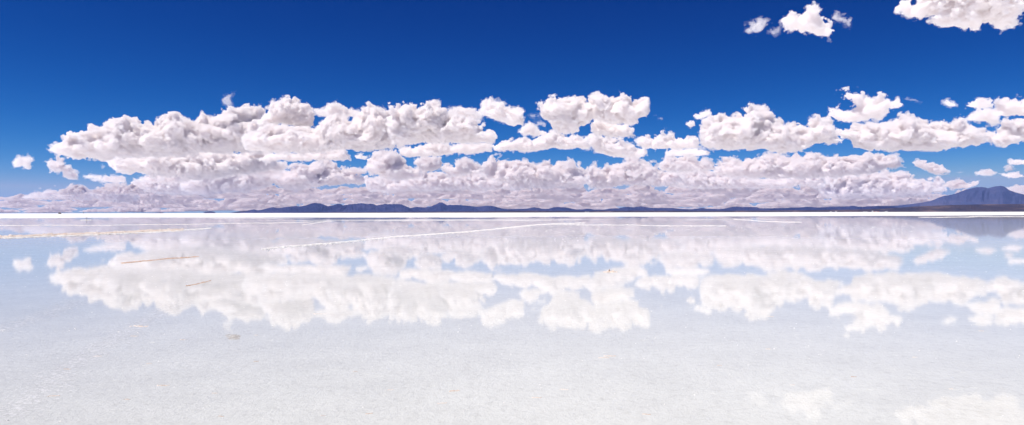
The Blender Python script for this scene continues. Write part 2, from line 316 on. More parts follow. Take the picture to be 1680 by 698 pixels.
bg.inputs[1].default_value = SKY_STR
L = bpy.data.lights.new('sun', 'SUN'); L.energy = SUN_W; L.angle = math.radians(.5); L.color = (1, .945, .875)
lo = bpy.data.objects.new('sun', L); C.objects.link(lo)
sdir = Vector((math.sin(AZ)*math.cos(EL), math.cos(AZ)*math.cos(EL), math.sin(EL)))
lo.rotation_euler = sdir.to_track_quat('Z', 'Y').to_euler()
cam = bpy.data.cameras.new('camera'); co = bpy.data.objects.new('camera', cam); C.objects.link(co); sc.camera = co
cam.sensor_width = 36; cam.lens = F_PX/1680*36; cam.clip_start = .1; cam.clip_end = 600000
co.location = (0, 0, EYE); co.rotation_mode = 'XYZ'
from mathutils import Matrix
co.matrix_world = Matrix.Translation((0,0,EYE)) @ Matrix.Rotation(math.pi/2, 4, 'X') @ Matrix.Rotation(math.radians(-0.10), 4, 'Z')
sc.view_settings.view_transform = 'Standard'; sc.view_settings.look = 'None'; sc.view_settings.exposure = EXPOSURE; sc.view_settings.gamma = 1
sc.cycles.volume_bounces = VOL_B; sc.cycles.max_bounces = 48; sc.cycles.diffuse_bounces = 3; sc.cycles.glossy_bounces = 3; sc.cycles.transmission_bounces = 2; sc.cycles.transparent_max_bounces = 24
sc.cycles.use_denoising = True; sc.cycles.caustics_reflective = False; sc.cycles.caustics_refractive = False
sc.cycles.sample_clamp_indirect = 8

# ---------------------------------------------------------------- clouds
_cm = {}
def cloud_mat(dens, col=None):
    col = col or CLOUD_COL[0]; k = (float('%.3g' % dens), col)
    if k not in _cm:
        m, N, out = mat('cloud')
        v = node(N, 'ShaderNodeVolumePrincipled'); v.inputs['Color'].default_value = col
        v.inputs['Density'].default_value = k[0]; v.inputs['Anisotropy'].default_value = 0.0
        N.links.new(v.outputs[0], out.inputs['Volume']); _cm[k] = m
    return _cm[k]
t_start = time.time()
for ci, (tile, pts, dist, opt, label) in enumerate(CLOUDS if not SKIP_CLOUDS else []):
    tx, ty, ts = TILE[tile]
    dx_, dy_ = opt.get('move', (0, 0))
    pp = [(tx + (x+dx_)/ts - CX, HZ - (ty + (y+dy_)/ts)) for x, y in pts]
    base = min(z for _, z in pp)
    Yd = min(120000, dist*1000 if dist else BASE_ALT/base*F_PX); unit = Yd/F_PX
    w_ = opt.get('wisp', 0)
    pp, X0, rz = face_on(pp, Yd)
    area_small = (max(x for x,_ in pp)-min(x for x,_ in pp)) < 40
    phi, org, vs, veil = cloud_mesh('cloud', pp, ci+1, vs=.7 if area_small else .85, amp=1.15 if not w_ else .9, ragged=opt.get('ragged', 0) + (.9 if w_ else 0.12), wisp=bool(w_), veil_w=2.3 + opt.get('ragged', 0) + (.8 if w_ else 0))
    dn = CLOUD_D/unit**.8 * opt.get('dens', 1) * (.13 if w_ else 1)
    cc = CLOUD_COL[0] if Yd < 20500 else CLOUD_COL[1] if Yd < 38000 else CLOUD_COL[2]  # farther clouds get a greyer albedo, painted in place of far-air extinction
    sets = []
    for k, f in enumerate((phi, veil)):
        g = grid_arrays(f, org, vs, unit)
        if g is not None: sets.append((*g, k))
    if not sets: print('EMPTY', label); continue
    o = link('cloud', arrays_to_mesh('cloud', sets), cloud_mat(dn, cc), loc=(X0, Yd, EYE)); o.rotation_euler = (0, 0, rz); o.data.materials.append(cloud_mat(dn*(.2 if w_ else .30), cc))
    tag(o, label, 'cloud', 'cumulus clouds over the salt flat')
print('clouds', time.time()-t_start, sum(len(o.data.polygons) for o in C.objects if o.type == 'MESH'))

def bank(rows, seed, x0, x1, py, h, km, n, label):
    rr = random.Random(seed); unit = km*1000/F_PX
    sets = []
    for i in range(n):
        cx = x0 + (x1-x0)*(i + rr.random())/n; wdt = rr.uniform(36, 105); hh = h*rr.uniform(.7, 1.5); b = HZ - (py + rr.uniform(-2.0, 2.0))
        hh *= .45 + .55*min(1, max(0, cx/240))
        P = []
        k = 9
        for j in range(k+1):
            t = j/k; P.append((cx + (t-.5)*wdt, b + hh*(math.sin(math.pi*t)**.7)*rr.uniform(.55, 1.1) + .5))
        P.append((cx+wdt*.3, b - .6)); P.append((cx-wdt*.3, b - .6))
        P = [(x-CX, z) for x, z in P]
        phi, org, vs, _ = cloud_mesh('b', P, seed*50+i, vs=1.0, amp=.8, ragged=.1)
        g = grid_arrays(phi, org, vs, unit)
        if g is None: continue
        g[0][:, 1] += rr.uniform(-25, 25)*unit
        sets.append((*g, 0))
    o = link('cloud_bank', arrays_to_mesh('cloud_bank', sets), cloud_mat(CLOUD_D/unit**.8*1.7, CLOUD_COL[3]), loc=(0, km*1000, EYE))  # greyest albedo: the bank's dimming through distant air is painted in
    tag(o, label, 'cloud bank', kind='stuff')
if not SKIP_CLOUDS:
    bank(0, 101, 110, 1500, 318, 16, 40, 34, 'upper row of small clouds massed low above the horizon')
    bank(0, 102, 10, 1580, 326, 14, 52, 46, 'middle row of small clouds massed low above the horizon')
    bank(0, 103, -30, 1500, 334, 12, 66, 50, 'lower row of small clouds massed just above the hills')
    bank(0, 104, -30, 1480, 340, 10, 80, 46, 'second lowest row of clouds, nearly down on the hills')
    bank(0, 105, -30, 1480, 346, 9, 95, 46, 'farthest row of clouds touching the horizon haze')
print('banks', time.time()-t_start)

# ---------------------------------------------------------------- salt flat
m_salt, N, out = mat('dry_salt')
p = node(N, 'ShaderNodeBsdfPrincipled'); p.inputs['Roughness'].default_value = .75; p.inputs['Specular IOR Level'].default_value = .3
v = mapping(N, (.02, .05, 1)); n1 = noise(N, 1.0, 6, .6, v)
r1 = ramp(N, n1.outputs[0], [(.3, (.80, .79, .775)), (.6, (.88, .875, .865)), (.8, (.92, .92, .91))])
N.links.new(r1.outputs[0], p.inputs['Base Color']); N.links.new(p.outputs[0], out.inputs[0])
b = node(N, 'ShaderNodeBump'); b.inputs['Strength'].default_value = .3; b.inputs['Distance'].default_value = .05
n2 = noise(N, 3.0, 6, .6, mapping(N)); N.links.new(n2.outputs[0], b.inputs['Height']); N.links.new(b.outputs[0], p.inputs['Normal'])
me = bpy.data.meshes.new('salt_flat'); G = 500000
me.from_pydata([(-G,-G,-.004),(G,-G,-.004),(G,G,-.004),(-G,G,-.004)], [], [(0,1,2,3)])
tag(link('ground', me, m_salt), 'endless flat white salt crust reaching the horizon', kind='structure')

# shallow water lying on the salt: salt seen through a film, mirrored by Fresnel
m_wet, N, out = mat('shallow_water')
pos = mapping(N)
dif = node(N, 'ShaderNodeBsdfDiffuse'); dif.inputs['Roughness'].default_value = .3
big = noise(N, .12, 5, .6, pos); fine = noise(N, 9.0, 8, .7, pos); mid = noise(N, 1.1, 6, .65, pos)
vor = node(N, 'ShaderNodeTexVoronoi'); vor.feature = 'DISTANCE_TO_EDGE'; vor.inputs['Scale'].default_value = .9
wp = node(N, 'ShaderNodeMixRGB'); wp.inputs[0].default_value = .25; N.links.new(pos, wp.inputs[1]); N.links.new(noise(N, 1.5, 4, .6, pos).outputs['Color'], wp.inputs[2]); N.links.new(wp.outputs[0], vor.inputs['Vector'])
cb = ramp(N, big.outputs[0], [(.3, (.755, .77, .735)), (.7, (.815, .825, .785))])
cm = ramp(N, mid.outputs[0], [(.35, (.90, .90, .905)), (.62, (1, 1, 1))])
cf = ramp(N, fine.outputs[0], [(.30, (.84, .835, .83)), (.50, (1, 1, 1))])
mu = node(N, 'ShaderNodeMixRGB', blend_type='MULTIPLY'); mu.inputs[0].default_value = .7; N.links.new(cb.outputs[0], mu.inputs[1]); N.links.new(cm.outputs[0], mu.inputs[2])
mu2 = node(N, 'ShaderNodeMixRGB', blend_type='MULTIPLY'); mu2.inputs[0].default_value = .8; N.links.new(mu.outputs[0], mu2.inputs[1]); N.links.new(cf.outputs[0], mu2.inputs[2])
N.links.new(mu2.outputs[0], dif.inputs[0])
bd = node(N, 'ShaderNodeBump'); bd.inputs['Strength'].default_value = 1.0; bd.inputs['Distance'].default_value = .03
N.links.new(noise(N, 14.0, 9, .72, pos).outputs[0], bd.inputs['Height']); N.links.new(bd.outputs[0], dif.inputs['Normal'])
gl = node(N, 'ShaderNodeBsdfGlossy'); gl.inputs['Roughness'].default_value = .028; gl.inputs[0].default_value = (.98, .98, .985, 1)
bw = node(N, 'ShaderNodeBump'); bw.inputs['Strength'].default_value = .05; bw.inputs['Distance'].default_value = .004
N.links.new(noise(N, 2.2, 5, .6, mapping(N, (.7, 1.6, 1))).outputs[0], bw.inputs['Height']); N.links.new(bw.outputs[0], gl.inputs['Normal'])
fr = node(N, 'ShaderNodeFresnel'); fr.inputs[0].default_value = 1.333
pw = node(N, 'ShaderNodeMath', operation='POWER'); pw.inputs[1].default_value = FR_POW; N.links.new(fr.outputs[0], pw.inputs[0])
ml = node(N, 'ShaderNodeMath', operation='MULTIPLY'); ml.inputs[1].default_value = FR_MUL; N.links.new(pw.outputs[0], ml.inputs[0])
cr = ramp(N, noise(N, 6.0, 6, .7, pos).outputs[0], [(.60, (1, 1, 1)), (.72, (.25, .25, .25))])   # crust grains breaking the film
ml2 = node(N, 'ShaderNodeMath', operation='MULTIPLY'); N.links.new(ml.outputs[0], ml2.inputs[0]); N.links.new(cr.outputs[0], ml2.inputs[1])
mx = node(N, 'ShaderNodeMixShader'); N.links.new(ml2.outputs[0], mx.inputs[0]); N.links.new(dif.outputs[0], mx.inputs[1]); N.links.new(gl.outputs[0], mx.inputs[2])
N.links.new(mx.outputs[0], out.inputs[0])

# water sheet: everything nearer than the dry rim, with a broken shoreline
V = []; Fc = []
def quad(x0, y0, x1, y1):
    k = len(V); V.extend([(x0,y0,0),(x1,y0,0),(x1,y1,0),(x0,y1,0)]); Fc.append((k,k+1,k+2,k+3))
quad(-3000, -400, 3000, 100)
ny = np.arange(100, 520, 2.0); 
for y in ny:
    xs = np.arange(-y*1.1, y*1.1, 4.0).astype(np.float32); yy = np.full_like(xs, y)
    n = vnoise(xs/60+3.3, yy/22+1.7, np.full_like(xs, .5)) + .5*vnoise(xs/17, yy/7, np.full_like(xs, 3.5)) + .3*vnoise(xs/6, yy/3, np.full_like(xs, 7.5))
    n2 = vnoise(xs/240+9.3, yy/90+4.7, np.full_like(xs, 2.5))
    pxx = xs/y*F_PX + CX
    lim = 246 + 60*np.clip((pxx-1000)/680, 0, 1) - 15*np.clip((700-pxx)/400, 0, 1)*np.clip((pxx-250)/100, 0, 1)
    wet = (lim - y)/70 + .62*n + .5*n2 > 0
    st = vnoise(xs/70+2.3, yy/5.5+8.7, np.full_like(xs, 11.5)) + .6*vnoise(xs/20, yy/2.5, np.full_like(xs, 13.5)) + .4*vnoise(xs/6, yy/1.7, np.full_like(xs, 15.5))
    zone = np.exp(-((pxx-760)/330)**4)*math.exp(-((y-150)/38)**2) + .8*np.exp(-((pxx-1230)/140)**4)*math.exp(-((y-150)/30)**2)
    wet &= ~(st > 1.15 - 1.05*zone)
    # run-length merge
    j = 0
    while j < len(xs):
        if wet[j]:
            a = j
            while j < len(xs) and wet[j]: j += 1
            quad(float(xs[a]), float(y), float(xs[j-1])+4.0, float(y)+2.0)
        else: j += 1
me = bpy.data.meshes.new('water'); me.from_pydata(V, [], Fc)
tag(link('water', me, m_wet), 'shallow still water film mirroring the clouds', kind='structure')

# ---------------------------------------------------------------- salt ridges, crust and stains
def gp(px, py): 
    Y = EYE*F_PX/(py-HZ); return ((px-CX)/F_PX*Y, Y)
def crust_mat(name, cols, sc_=2.0):
    m, N, out = mat(name); p = node(N, 'ShaderNodeBsdfPrincipled'); p.inputs['Roughness'].default_value = .7; p.inputs['Specular IOR Level'].default_value = .25
    n = noise(N, sc_, 7, .7, mapping(N)); r = ramp(N, n.outputs[0], cols); N.links.new(r.outputs[0], p.inputs['Base Color'])
    b = node(N, 'ShaderNodeBump'); b.inputs['Strength'].default_value = .6; b.inputs['Distance'].default_value = .03
    N.links.new(noise(N, 12, 8, .7, mapping(N)).outputs[0], b.inputs['Height']); N.links.new(b.outputs[0], p.inputs['Normal'])
    N.links.new(p.outputs[0], out.inputs[0]); return m
m_tan = crust_mat('tan_crust', [(.35, (.60, .44, .33)), (.5, (.78, .68, .59)), (.68, (.90, .87, .84))], 1.2)
m_rust = crust_mat('rusty_crust', [(.35, (.45, .27, .18)), (.55, (.66, .46, .34)), (.72, (.85, .76, .68))], 2.5)
m_white = crust_mat('white_crust', [(.35, (.80, .77, .72)), (.6, (.92, .91, .89))])
m_brown = crust_mat('brown_crust', [(.35, (.28, .17, .11)), (.6, (.50, .36, .26))], 9)
def lumps(spots, seed):
    """many low irregular crust lumps in one mesh; spots = (x, y, rx, ry, h)"""
    r = random.Random(seed); V = []; F = []
    for (x, y, rx, ry, h) in spots:
        k = r.choice((7, 8, 9)); b0 = len(V); ang = r.uniform(0, 6.28)
        for ring, (s, z) in enumerate(((1, -.002), (.72, .7), (.3, 1.0))):
            for j in range(k):
                a = ang + 6.283*j/k; q = r.uniform(.72, 1.25)
                V.append((x + rx*s*q*math.cos(a), y + ry*s*q*math.sin(a), h*z*r.uniform(.7, 1.2) if z > 0 else -.003))
        V.append((x, y, h))
        for ring in range(2):
            for j in range(k):
                F.append((b0+ring*k+j, b0+ring*k+(j+1) % k, b0+(ring+1)*k+(j+1) % k, b0+(ring+1)*k+j))
        for j in range(k): F.append((b0+2*k+j, b0+2*k+(j+1) % k, b0+3*k))
    return V, F
def ribbon(V, F, path, half_px, z):
    b0 = len(V); n = 0
    for a, b in zip(path[:-1], path[1:]):
        k = max(1, int(abs(b[0]-a[0])/4))
        for i in range(k + (b is path[-1])):
            t = i/k; px = a[0]+(b[0]-a[0])*t; py = a[1]+(b[1]-a[1])*t
            for s in (-1, 1):
                x, y = gp(px, py+s*half_px*random.uniform(.6, 1.3)); V.append((x, y, z))
            n += 1
    for i in range(n-1): F.append((b0+2*i, b0+2*i+1, b0+2*i+3, b0+2*i+2))
def ridge(path, width_px, m, label, seed, density=1.0, h=.035, spill=0, cat='salt ridge'):
    r = random.Random(seed); spots = []
    for a, b in zip(path[:-1], path[1:]):
        L_ = abs(b[0]-a[0]); n = int(L_*1.5*density)
        for i in range(n):
            t = (i+r.random())/n; px = a[0]+(b[0]-a[0])*t; wv = .7*math.sin(px/23+seed)+.4*math.sin(px/7+seed*2)
            py = a[1]+(b[1]-a[1])*t + wv*.4 + r.gauss(0, width_px*.28)
            x, y = gp(px, py); s = y/F_PX
            spots.append((x, y, s*r.uniform(.7, 2.6), s*r.uniform(.5, 1.3)*max(1, .12*y/1.7), h*r.uniform(.3, 1)))
            if spill and r.random() < .35:
                x, y = gp(px+r.uniform(-3, 3), py + abs(r.gauss(0, spill)))
                s = y/F_PX; spots.append((x, y, s*r.uniform(.3, 1.0), s*r.uniform(.3, .7)*6, h*r.uniform(.3, .9)))
    V, F = lumps(spots, seed); ribbon(V, F, path, width_px*.10 + .04, .003); me = bpy.data.meshes.new('salt_ridge'); me.from_pydata(V, [], F)
    return tag(link('salt_ridge', me, m), label, cat, 'salt crust ridges crossing the shallow water')
ridge([(-30,389),(0,388),(60,386),(100,384.5),(180,381.5),(250,378.5),(300,376.5)], 3.4, m_tan, 'tan crust ridge coming in from the left edge of the water', 1, 4.0, h=.05)
ridge([(-30,390.5),(60,388),(180,383.5),(250,380.5),(345,374.3)], 1.0, m_white, 'white crumbly salt rim along the near side of the tan ridge', 2, 1.6, spill=.9)
ridge([(430,409),(470,405),(500,402.5),(560,397.5),(615,392.5),(660,387.5),(700,385),(760,381.5),(800,377.5),(840,373),(880,369.5),(920,367.5),(960,366.5)], .95, m_white, 'long white salt ridge running diagonally to the middle of the water', 3, 2.0, spill=1.2)
ridge([(890,369),(960,369.5),(1040,370.5),(1110,371.5),(1190,372)], .5, m_white, 'faint straight salt ridge continuing right of the diagonal one', 4, .6, spill=.7)
ridge([(200,431),(240,427.5),(280,424),(326,421)], 1.1, m_rust, 'short tan ridge under the mirrored left cloud', 5, 1.2, h=.02)
ridge([(305,469),(322,465.5),(345,460.5)], 1.2, m_rust, 'tiny broken tan ridge in front of the short one', 6, .8, h=.012)
ridge([(-20,369),(60,369),(120,369.2),(200,368.8),(330,367.3),(420,366),(500,364.8),(545,363.4)], .5, m_white, 'thin straight salt line beyond the tan ridge at left', 7, .9)
ridge([(496,369.5),(515,366.5),(535,363.8)], .5, m_white, 'short salt spur slanting off the thin salt line', 8, 1.2)
ridge([(1205,361.5),(1240,363.5),(1280,365.2),(1312,366)], .55, m_white, 'thin salt line below the flat-topped hill', 9, 1.6)
ridge([(1515,358.0),(1570,358.0),(1640,357.6),(1700,357.2)], .5, m_white, 'bright salt line above the mirrored volcano', 10, 1.8)
# glitter of small crust specks round the bend of the diagonal ridge
r = random.Random(5); sp = []
for i in range(1500):
    px = r.gauss(880, 110); py = 371 + abs(r.gauss(0, 9))
    if r.random() < .3: px = r.uniform(300, 1500); py = 370 + abs(r.gauss(0, 7))
    x, y = gp(px, py); s = y/F_PX; sp.append((x, y, s*r.uniform(.25, .7), s*r.uniform(1, 3), .012))
for i in range(700):
    y = 4 + 40*r.random()**1.3; x = r.uniform(-.85, .85)*y; k = r.uniform(.003, .009)*(1+y/25); sp.append((x, y, k, k*.8, .006*r.random()+.002))
V, F = lumps(sp, 3); me = bpy.data.meshes.new('salt_crumbs'); me.from_pydata(V, [], F)
tag(link('salt_crumbs', me, m_white), 'countless white salt crumbs breaking the water surface', 'salt crumbs', kind='stuff')
# tan flakes
proto = None
FL = [(525,515,22),(228,535,30),(220,551,12),(160,584,12),(110,605,12),(88,649,18),(267,632,20),(208,655,10),(352,645,10),(362,683,10),(420,593,8),(244,596,8),(300,557,10),(745,442+200,18),(725,662,16),(605,679,12),(530,682,9),(925,640,14),(880,653,16),(990,528+60,18),(1000,585,20),(1060,681,14),(1260,574,8),(1500,588,9),(1610,545,8),(1400,620,9),(1300,633,8),(640,640,10),(583,610,8),(1180,601,8),(1265,521,9),(420,520+30,6),(1560,640,7)]
for i, (px, py, wpx) in enumerate(FL):
    x, y = gp(px, min(py, 690)); s = y/F_PX
    if proto is None:
        rr = random.Random(9); sp = [(-.45+.9*k/9, rr.uniform(-.12, .12), rr.uniform(.05, .12), rr.uniform(.05, .12), rr.uniform(.006, .02)) for k in range(10)]
        V, F = lumps(sp, 21); me = bpy.data.meshes.new('crust_flake'); me.from_pydata(V, [], F); proto = link('crust_flake', me, m_tan)
        tag(proto, 'small flat tan crust flake lying in the shallow near water', 'crust flake', 'tan crust flakes scattered over the near flat'); o = proto
    else:
        o = proto.copy(); C.objects.link(o)
    o.location = (x, y, 0.001); k = s*wpx; o.scale = (k, k*random.uniform(.7, 1.6), .25 + k*.5); o.rotation_euler = (0, 0, random.uniform(-.35, .35) + (math.pi if i % 2 else 0))
# dark stain
x, y = gp(381, 552.5); rr = random.Random(4)
sp = [(x+rr.gauss(0, .06), y+rr.gauss(0, .10), rr.uniform(.015, .05), rr.uniform(.02, .06), .004) for _ in range(26)]
V, F = lumps(sp, 5); me = bpy.data.meshes.new('mud_patch'); me.from_pydata(V, [], F)
m_mud = crust_mat('grey_mud', [(.3, (.36, .34, .32)), (.7, (.55, .53, .50))], 8)
tag(link('mud_patch', me, m_mud), 'grey brown muddy smudge below the mirrored left cloud', 'mud patch')
# low tan mound with a dark stone on it
x, y = gp(1000, 446.5)
sp = [(x-.17+.034*k, y+rr.uniform(-.2, .2), .035, .16, .012+.01*math.sin(k/10*3.1)) for k in range(11)]
V, F = lumps(sp, 6); me = bpy.data.meshes.new('crust_mound'); me.from_pydata(V, [], F)
tag(link('crust_mound', me, m_tan), 'low tan crust mound alone in the water right of centre', 'crust mound')
V, F = lumps([(0, 0, .024, .03, .05)], 8); me = bpy.data.meshes.new('stone'); me.from_pydata(V, [], F)
tag(link('stone', me, m_brown, loc=(x-.01, y, .014)), 'small dark stone sitting on the tan crust mound', 'stone')

# old wheel tracks: whitish raised crust bands, very shallow
def track(path, w, label, seed):
    r = random.Random(seed); V = []; F = []; 
    pts = []
    for a, b in zip(path[:-1], path[1:]):
        A, B = Vector(gp(*a)), Vector(gp(*b)); n = max(2, int((B-A).length/.08))
        for i in range(n): pts.append(A.lerp(B, i/n))
    V = []; F = []
    for i, q in enumerate(pts):
        for k in range(24):
            x = q.x + r.gauss(0, w); y = q.y + r.gauss(0, w*1.6); n = 7; b0 = len(V); sz = r.uniform(.004, .016)*(1+q.y/12); zz = .0004 + .0006*r.random(); a0 = r.uniform(0, 6)
            for j in range(n):
                an = a0 - 6.283*j/n; qq = r.uniform(.5, 1.3); V.append((x+sz*qq*math.cos(an), y+sz*.8*qq*math.sin(an), zz))
            F.append(tuple(range(b0+n-1, b0-1, -1)))
    me = bpy.data.meshes.new('salt_track'); me.from_pydata(V, [], F); me.validate()
    tag(link('salt_track', me, m_trk), label, 'salt track', kind='stuff')
m_trk = m_wet.copy(); m_trk.name = 'track_salt'
for nd in m_trk.node_tree.nodes:
    if nd.type == 'VALTORGB' and len(nd.color_ramp.elements) == 2 and abs(nd.color_ramp.elements[0].color[0]-.755) < .001:
        for el in nd.color_ramp.elements: el.color = (.93, .935, .91, 1)
track([(0,689),(55,655),(110,602),(165,568),(215,540),(270,508),(300,492)], .10, 'broad faint white track from the bottom left corner up to the mirrored clouds', 31)
track([(-20,548),(60,520),(130,492)], .14, 'short faint white track at the left edge', 33)

# ---------------------------------------------------------------- mountains and hills
def rock_mat(name, c0, c1, c2, sc_=.0012, streak=None):
    m, N, out = mat(name); p = node(N, 'ShaderNodeBsdfPrincipled'); p.inputs['Roughness'].default_value = .9; p.inputs['Specular IOR Level'].default_value = .1
    n = noise(N, sc_, 8, .65, mapping(N, (1, 1, 3))); r = ramp(N, n.outputs[0], [(.35, c0), (.52, c1), (.68, c2)]); N.links.new(r.outputs[0], p.inputs['Base Color'])
    b = node(N, 'ShaderNodeBump'); b.inputs['Strength'].default_value = .5; b.inputs['Distance'].default_value = 40
    N.links.new(noise(N, .004, 8, .7, mapping(N)).outputs[0], b.inputs['Height']); N.links.new(b.outputs[0], p.inputs['Normal'])
    N.links.new(p.outputs[0], out.inputs[0]); return m
m_far = rock_mat('far_rock', (.022, .026, .085), (.034, .038, .11), (.065, .062, .14))  # blue of the distance haze is partly painted into this rock colour
m_volc = rock_mat('volcano_rock', (.042, .05, .12), (.06, .068, .15), (.10, .095, .17), .0006)  # volcano rock, likewise tinted with painted-in haze blue
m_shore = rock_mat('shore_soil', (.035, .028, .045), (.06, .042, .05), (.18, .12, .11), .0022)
def hills(name, prof, km, depth_px, m, label, seed, rough=1.0, foot=1.6, step=.7):
    unit = km*1000/F_PX; xs = np.arange(prof[0][0], prof[-1][0], step); hs = np.interp(xs, [a for a, _ in prof], [b for _, b in prof])
    nyy = 46; ys = np.linspace(-1, 1, nyy); hmax = max(b for _, b in prof)
    X, Yn = np.meshgrid(xs.astype(np.float32), ys.astype(np.float32), indexing='ij')
    Hh = np.interp(X + 5*vnoise(X/9+seed, Yn*3.0, np.full_like(X, seed+.5))*np.clip(np.abs(Yn)*2, 0, 1), xs, hs)
    spur = 1-np.abs(vnoise(X/7.0+seed*3, Yn*1.6+seed, np.full_like(X, .3)))*1.5
    spur2 = 1-np.abs(vnoise(X/2.6+seed*5, Yn*4+seed, np.full_like(X, 1.3)))*1.5
    wx_ = X + 9*vnoise(X/13+seed, Yn*2.2+seed, np.full_like(X, 4.3)) + 4*vnoise(X/5+seed, Yn*5, np.full_like(X, 6.3))
    spur = 1-np.abs(vnoise(wx_/9.0+seed*3, Yn*2.6+seed, np.full_like(X, .3)))*1.5
    spur2 = 1-np.abs(vnoise(wx_/3.4+seed*5, Yn*6+seed, np.full_like(X, 1.3)))*1.5
    a = np.abs(Yn); cs = np.clip(1-a, 0, 1)**foot
    mod = 1 + rough*(.55*(spur-.6) + .25*(spur2-.6))*np.clip(a*3.2, 0, 1)
    jag = 1 + .05*rough*vnoise(X/2.2+seed, Yn*0+.5, Yn*0+2.5)
    Z = Hh*cs*mod*jag
    Z[:, 0] = -1; Z[:, -1] = -1; Z[0] = np.minimum(Z[0], -.2); Z[-1] = np.minimum(Z[-1], -.2)
    Yd = Yn*depth_px*(.25+.75*np.clip(Hh/hmax, 0, 1))
    # keep the visible outline: scale with true distance
    P = np.stack([(X-CX)*(1+Yd/F_PX), km*1000/unit + Yd, Z], -1)*unit
    nx = len(xs); me = bpy.data.meshes.new(name)
    idx = np.arange(nx*nyy).reshape(nx, nyy); q = np.stack([idx[:-1, :-1], idx[1:, :-1], idx[1:, 1:], idx[:-1, 1:]], -1).reshape(-1, 4)
    me.from_pydata(P.reshape(-1, 3).tolist(), [], q.tolist()); me.polygons.foreach_set('use_smooth', np.ones(len(q), bool))
    return tag(link(name, me, m), label, kind='structure')
RA = [(376,0),(380,.5),(393,2.8),(405,4),(413,5.8),(417,6.5),(423,4.5),(433,6.5),(441,8.5),(448,10),(455,8.6),(460,8.5),(475,11),(487,12),(490,10.7),(505,14),(514,16.5),(521,17),(527,15.8),(533,13),(538,11.2),(545,12.3),(555,15.7),(558,15.5),(563,12.5),(572,14.5),(585,15.7),(595,16.3),(600,14.7),(610,15.3),(614,15),(618,12.8),(630,14.7),(645,15.2),(656,15.1),(660,14),(666,11),(674,7.5),(682,5),(695,3),(715,1),(722,0)]
RB = [(640,0),(655,6),(668,7),(683,9.8),(697,9),(705,10),(712,13),(720,16.5),(725,18),(729,16),(733,13.5),(745,13),(755,13.1),(770,11.5),(785,10.4),(800,11.7),(808,11.4),(815,9.6),(822,7.6),(833,6),(850,5),(880,3),(910,0)]
RC = [(760,0),(790,3),(820,4.5),(850,6.5),(865,7),(874,9),(882,8),(890,6.5),(900,6.5),(908,8.8),(915,9.6),(930,8.6),(938,6.6),(945,5.2),(955,5),(965,6.6),(975,4.8),(990,4.7),(1005,7),(1015,7),(1024,8.8),(1030,9.6),(1040,8.9),(1052,10.2),(1060,9.2),(1066,8),(1080,7.6),(1105,7.2),(1120,5.5),(1160,4.5),(1200,0)]
RD = [(1080,0),(1110,4),(1138,5.5),(1148,7),(1152,7.5),(1160,6.2),(1180,5.2),(1190,6.4),(1200,9),(1210,9.6),(1217,8.6),(1238,9),(1242,8.2),(1247,6.4),(1270,6.6),(1290,7.2),(1310,8),(1325,9),(1345,8.2),(1360,9),(1385,9.4),(1398,10.4),(1412,9),(1440,8.5),(1480,7),(1530,0)]
RV = [(1360,0),(1400,6),(1430,9),(1450,9.5),(1475,11),(1500,14),(1525,18),(1538,22.5),(1547,26.5),(1560,28.5),(1575,33),(1585,37),(1597,40.5),(1612,41.6),(1622,40),(1633,43),(1646,43.4),(1651,40),(1658,35.5),(1670,31.5),(1680,28.5),(1700,24),(1730,17),(1780,11),(1850,6),(1950,0)]
RM = [(1408,0),(1413,6),(1416,8.6),(1422,9.6),(1440,10.4),(1460,10.2),(1470,8.6),(1482,5.5),(1495,4),(1520,0)]
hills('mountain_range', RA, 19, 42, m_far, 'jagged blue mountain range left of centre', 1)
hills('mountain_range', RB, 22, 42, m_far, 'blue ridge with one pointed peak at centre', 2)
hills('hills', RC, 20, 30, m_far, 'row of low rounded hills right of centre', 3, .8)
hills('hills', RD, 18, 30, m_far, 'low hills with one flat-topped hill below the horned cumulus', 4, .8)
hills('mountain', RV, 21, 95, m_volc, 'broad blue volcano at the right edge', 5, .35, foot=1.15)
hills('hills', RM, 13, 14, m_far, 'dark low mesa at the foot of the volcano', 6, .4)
hills('shore_plain', [(480,0),(560,1.0),(660,1.6),(800,2.3),(850,3.2),(900,2.6),(960,2.2),(1020,2.8),(1100,2.6),(1200,2.4),(1300,3),(1400,4.0),(1450,5.5),(1500,9),(1560,11.5),(1620,12.6),(1700,13),(1800,12),(1950,0)], 11.5, 60, m_shore, 'dark sloping shore plain with rusty streaks below the hills', 7, .25, foot=1.0)
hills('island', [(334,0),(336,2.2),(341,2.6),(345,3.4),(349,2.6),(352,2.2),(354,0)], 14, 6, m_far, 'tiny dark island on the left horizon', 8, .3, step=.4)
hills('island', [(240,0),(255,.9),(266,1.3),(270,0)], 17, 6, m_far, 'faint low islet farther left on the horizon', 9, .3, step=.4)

# ---------------------------------------------------------------- settlement on the shore
def boxmesh(x0, x1, y0, y1, z0, z1, name):
    me = bpy.data.meshes.new(name); V = [(x, y, z) for z in (z0, z1) for y in (y0, y1) for x in (x0, x1)]
    me.from_pydata(V, [], [(0,2,3,1),(4,5,7,6),(0,1,5,4),(2,6,7,3),(0,4,6,2),(1,3,7,5)]); return me
def plain(name, c, rough=.8):
    m, N, out = mat(name); p = node(N, 'ShaderNodeBsdfPrincipled'); p.inputs['Roughness'].default_value = rough
    n = noise(N, 1.5, 5, .6, mapping(N)); r = ramp(N, n.outputs[0], [(.3, tuple(q*.85 for q in c)), (.7, c)]); N.links.new(r.outputs[0], p.inputs['Base Color']); N.links.new(p.outputs[0], out.inputs[0]); return m
m_wall = plain('white_plaster', (.84, .82, .78)); m_roof = plain('red_roof', (.50, .16, .10)); m_tin = plain('tin_roof', (.7, .7, .7), .4); m_glass = plain('dark_glass', (.03, .03, .04), .15)
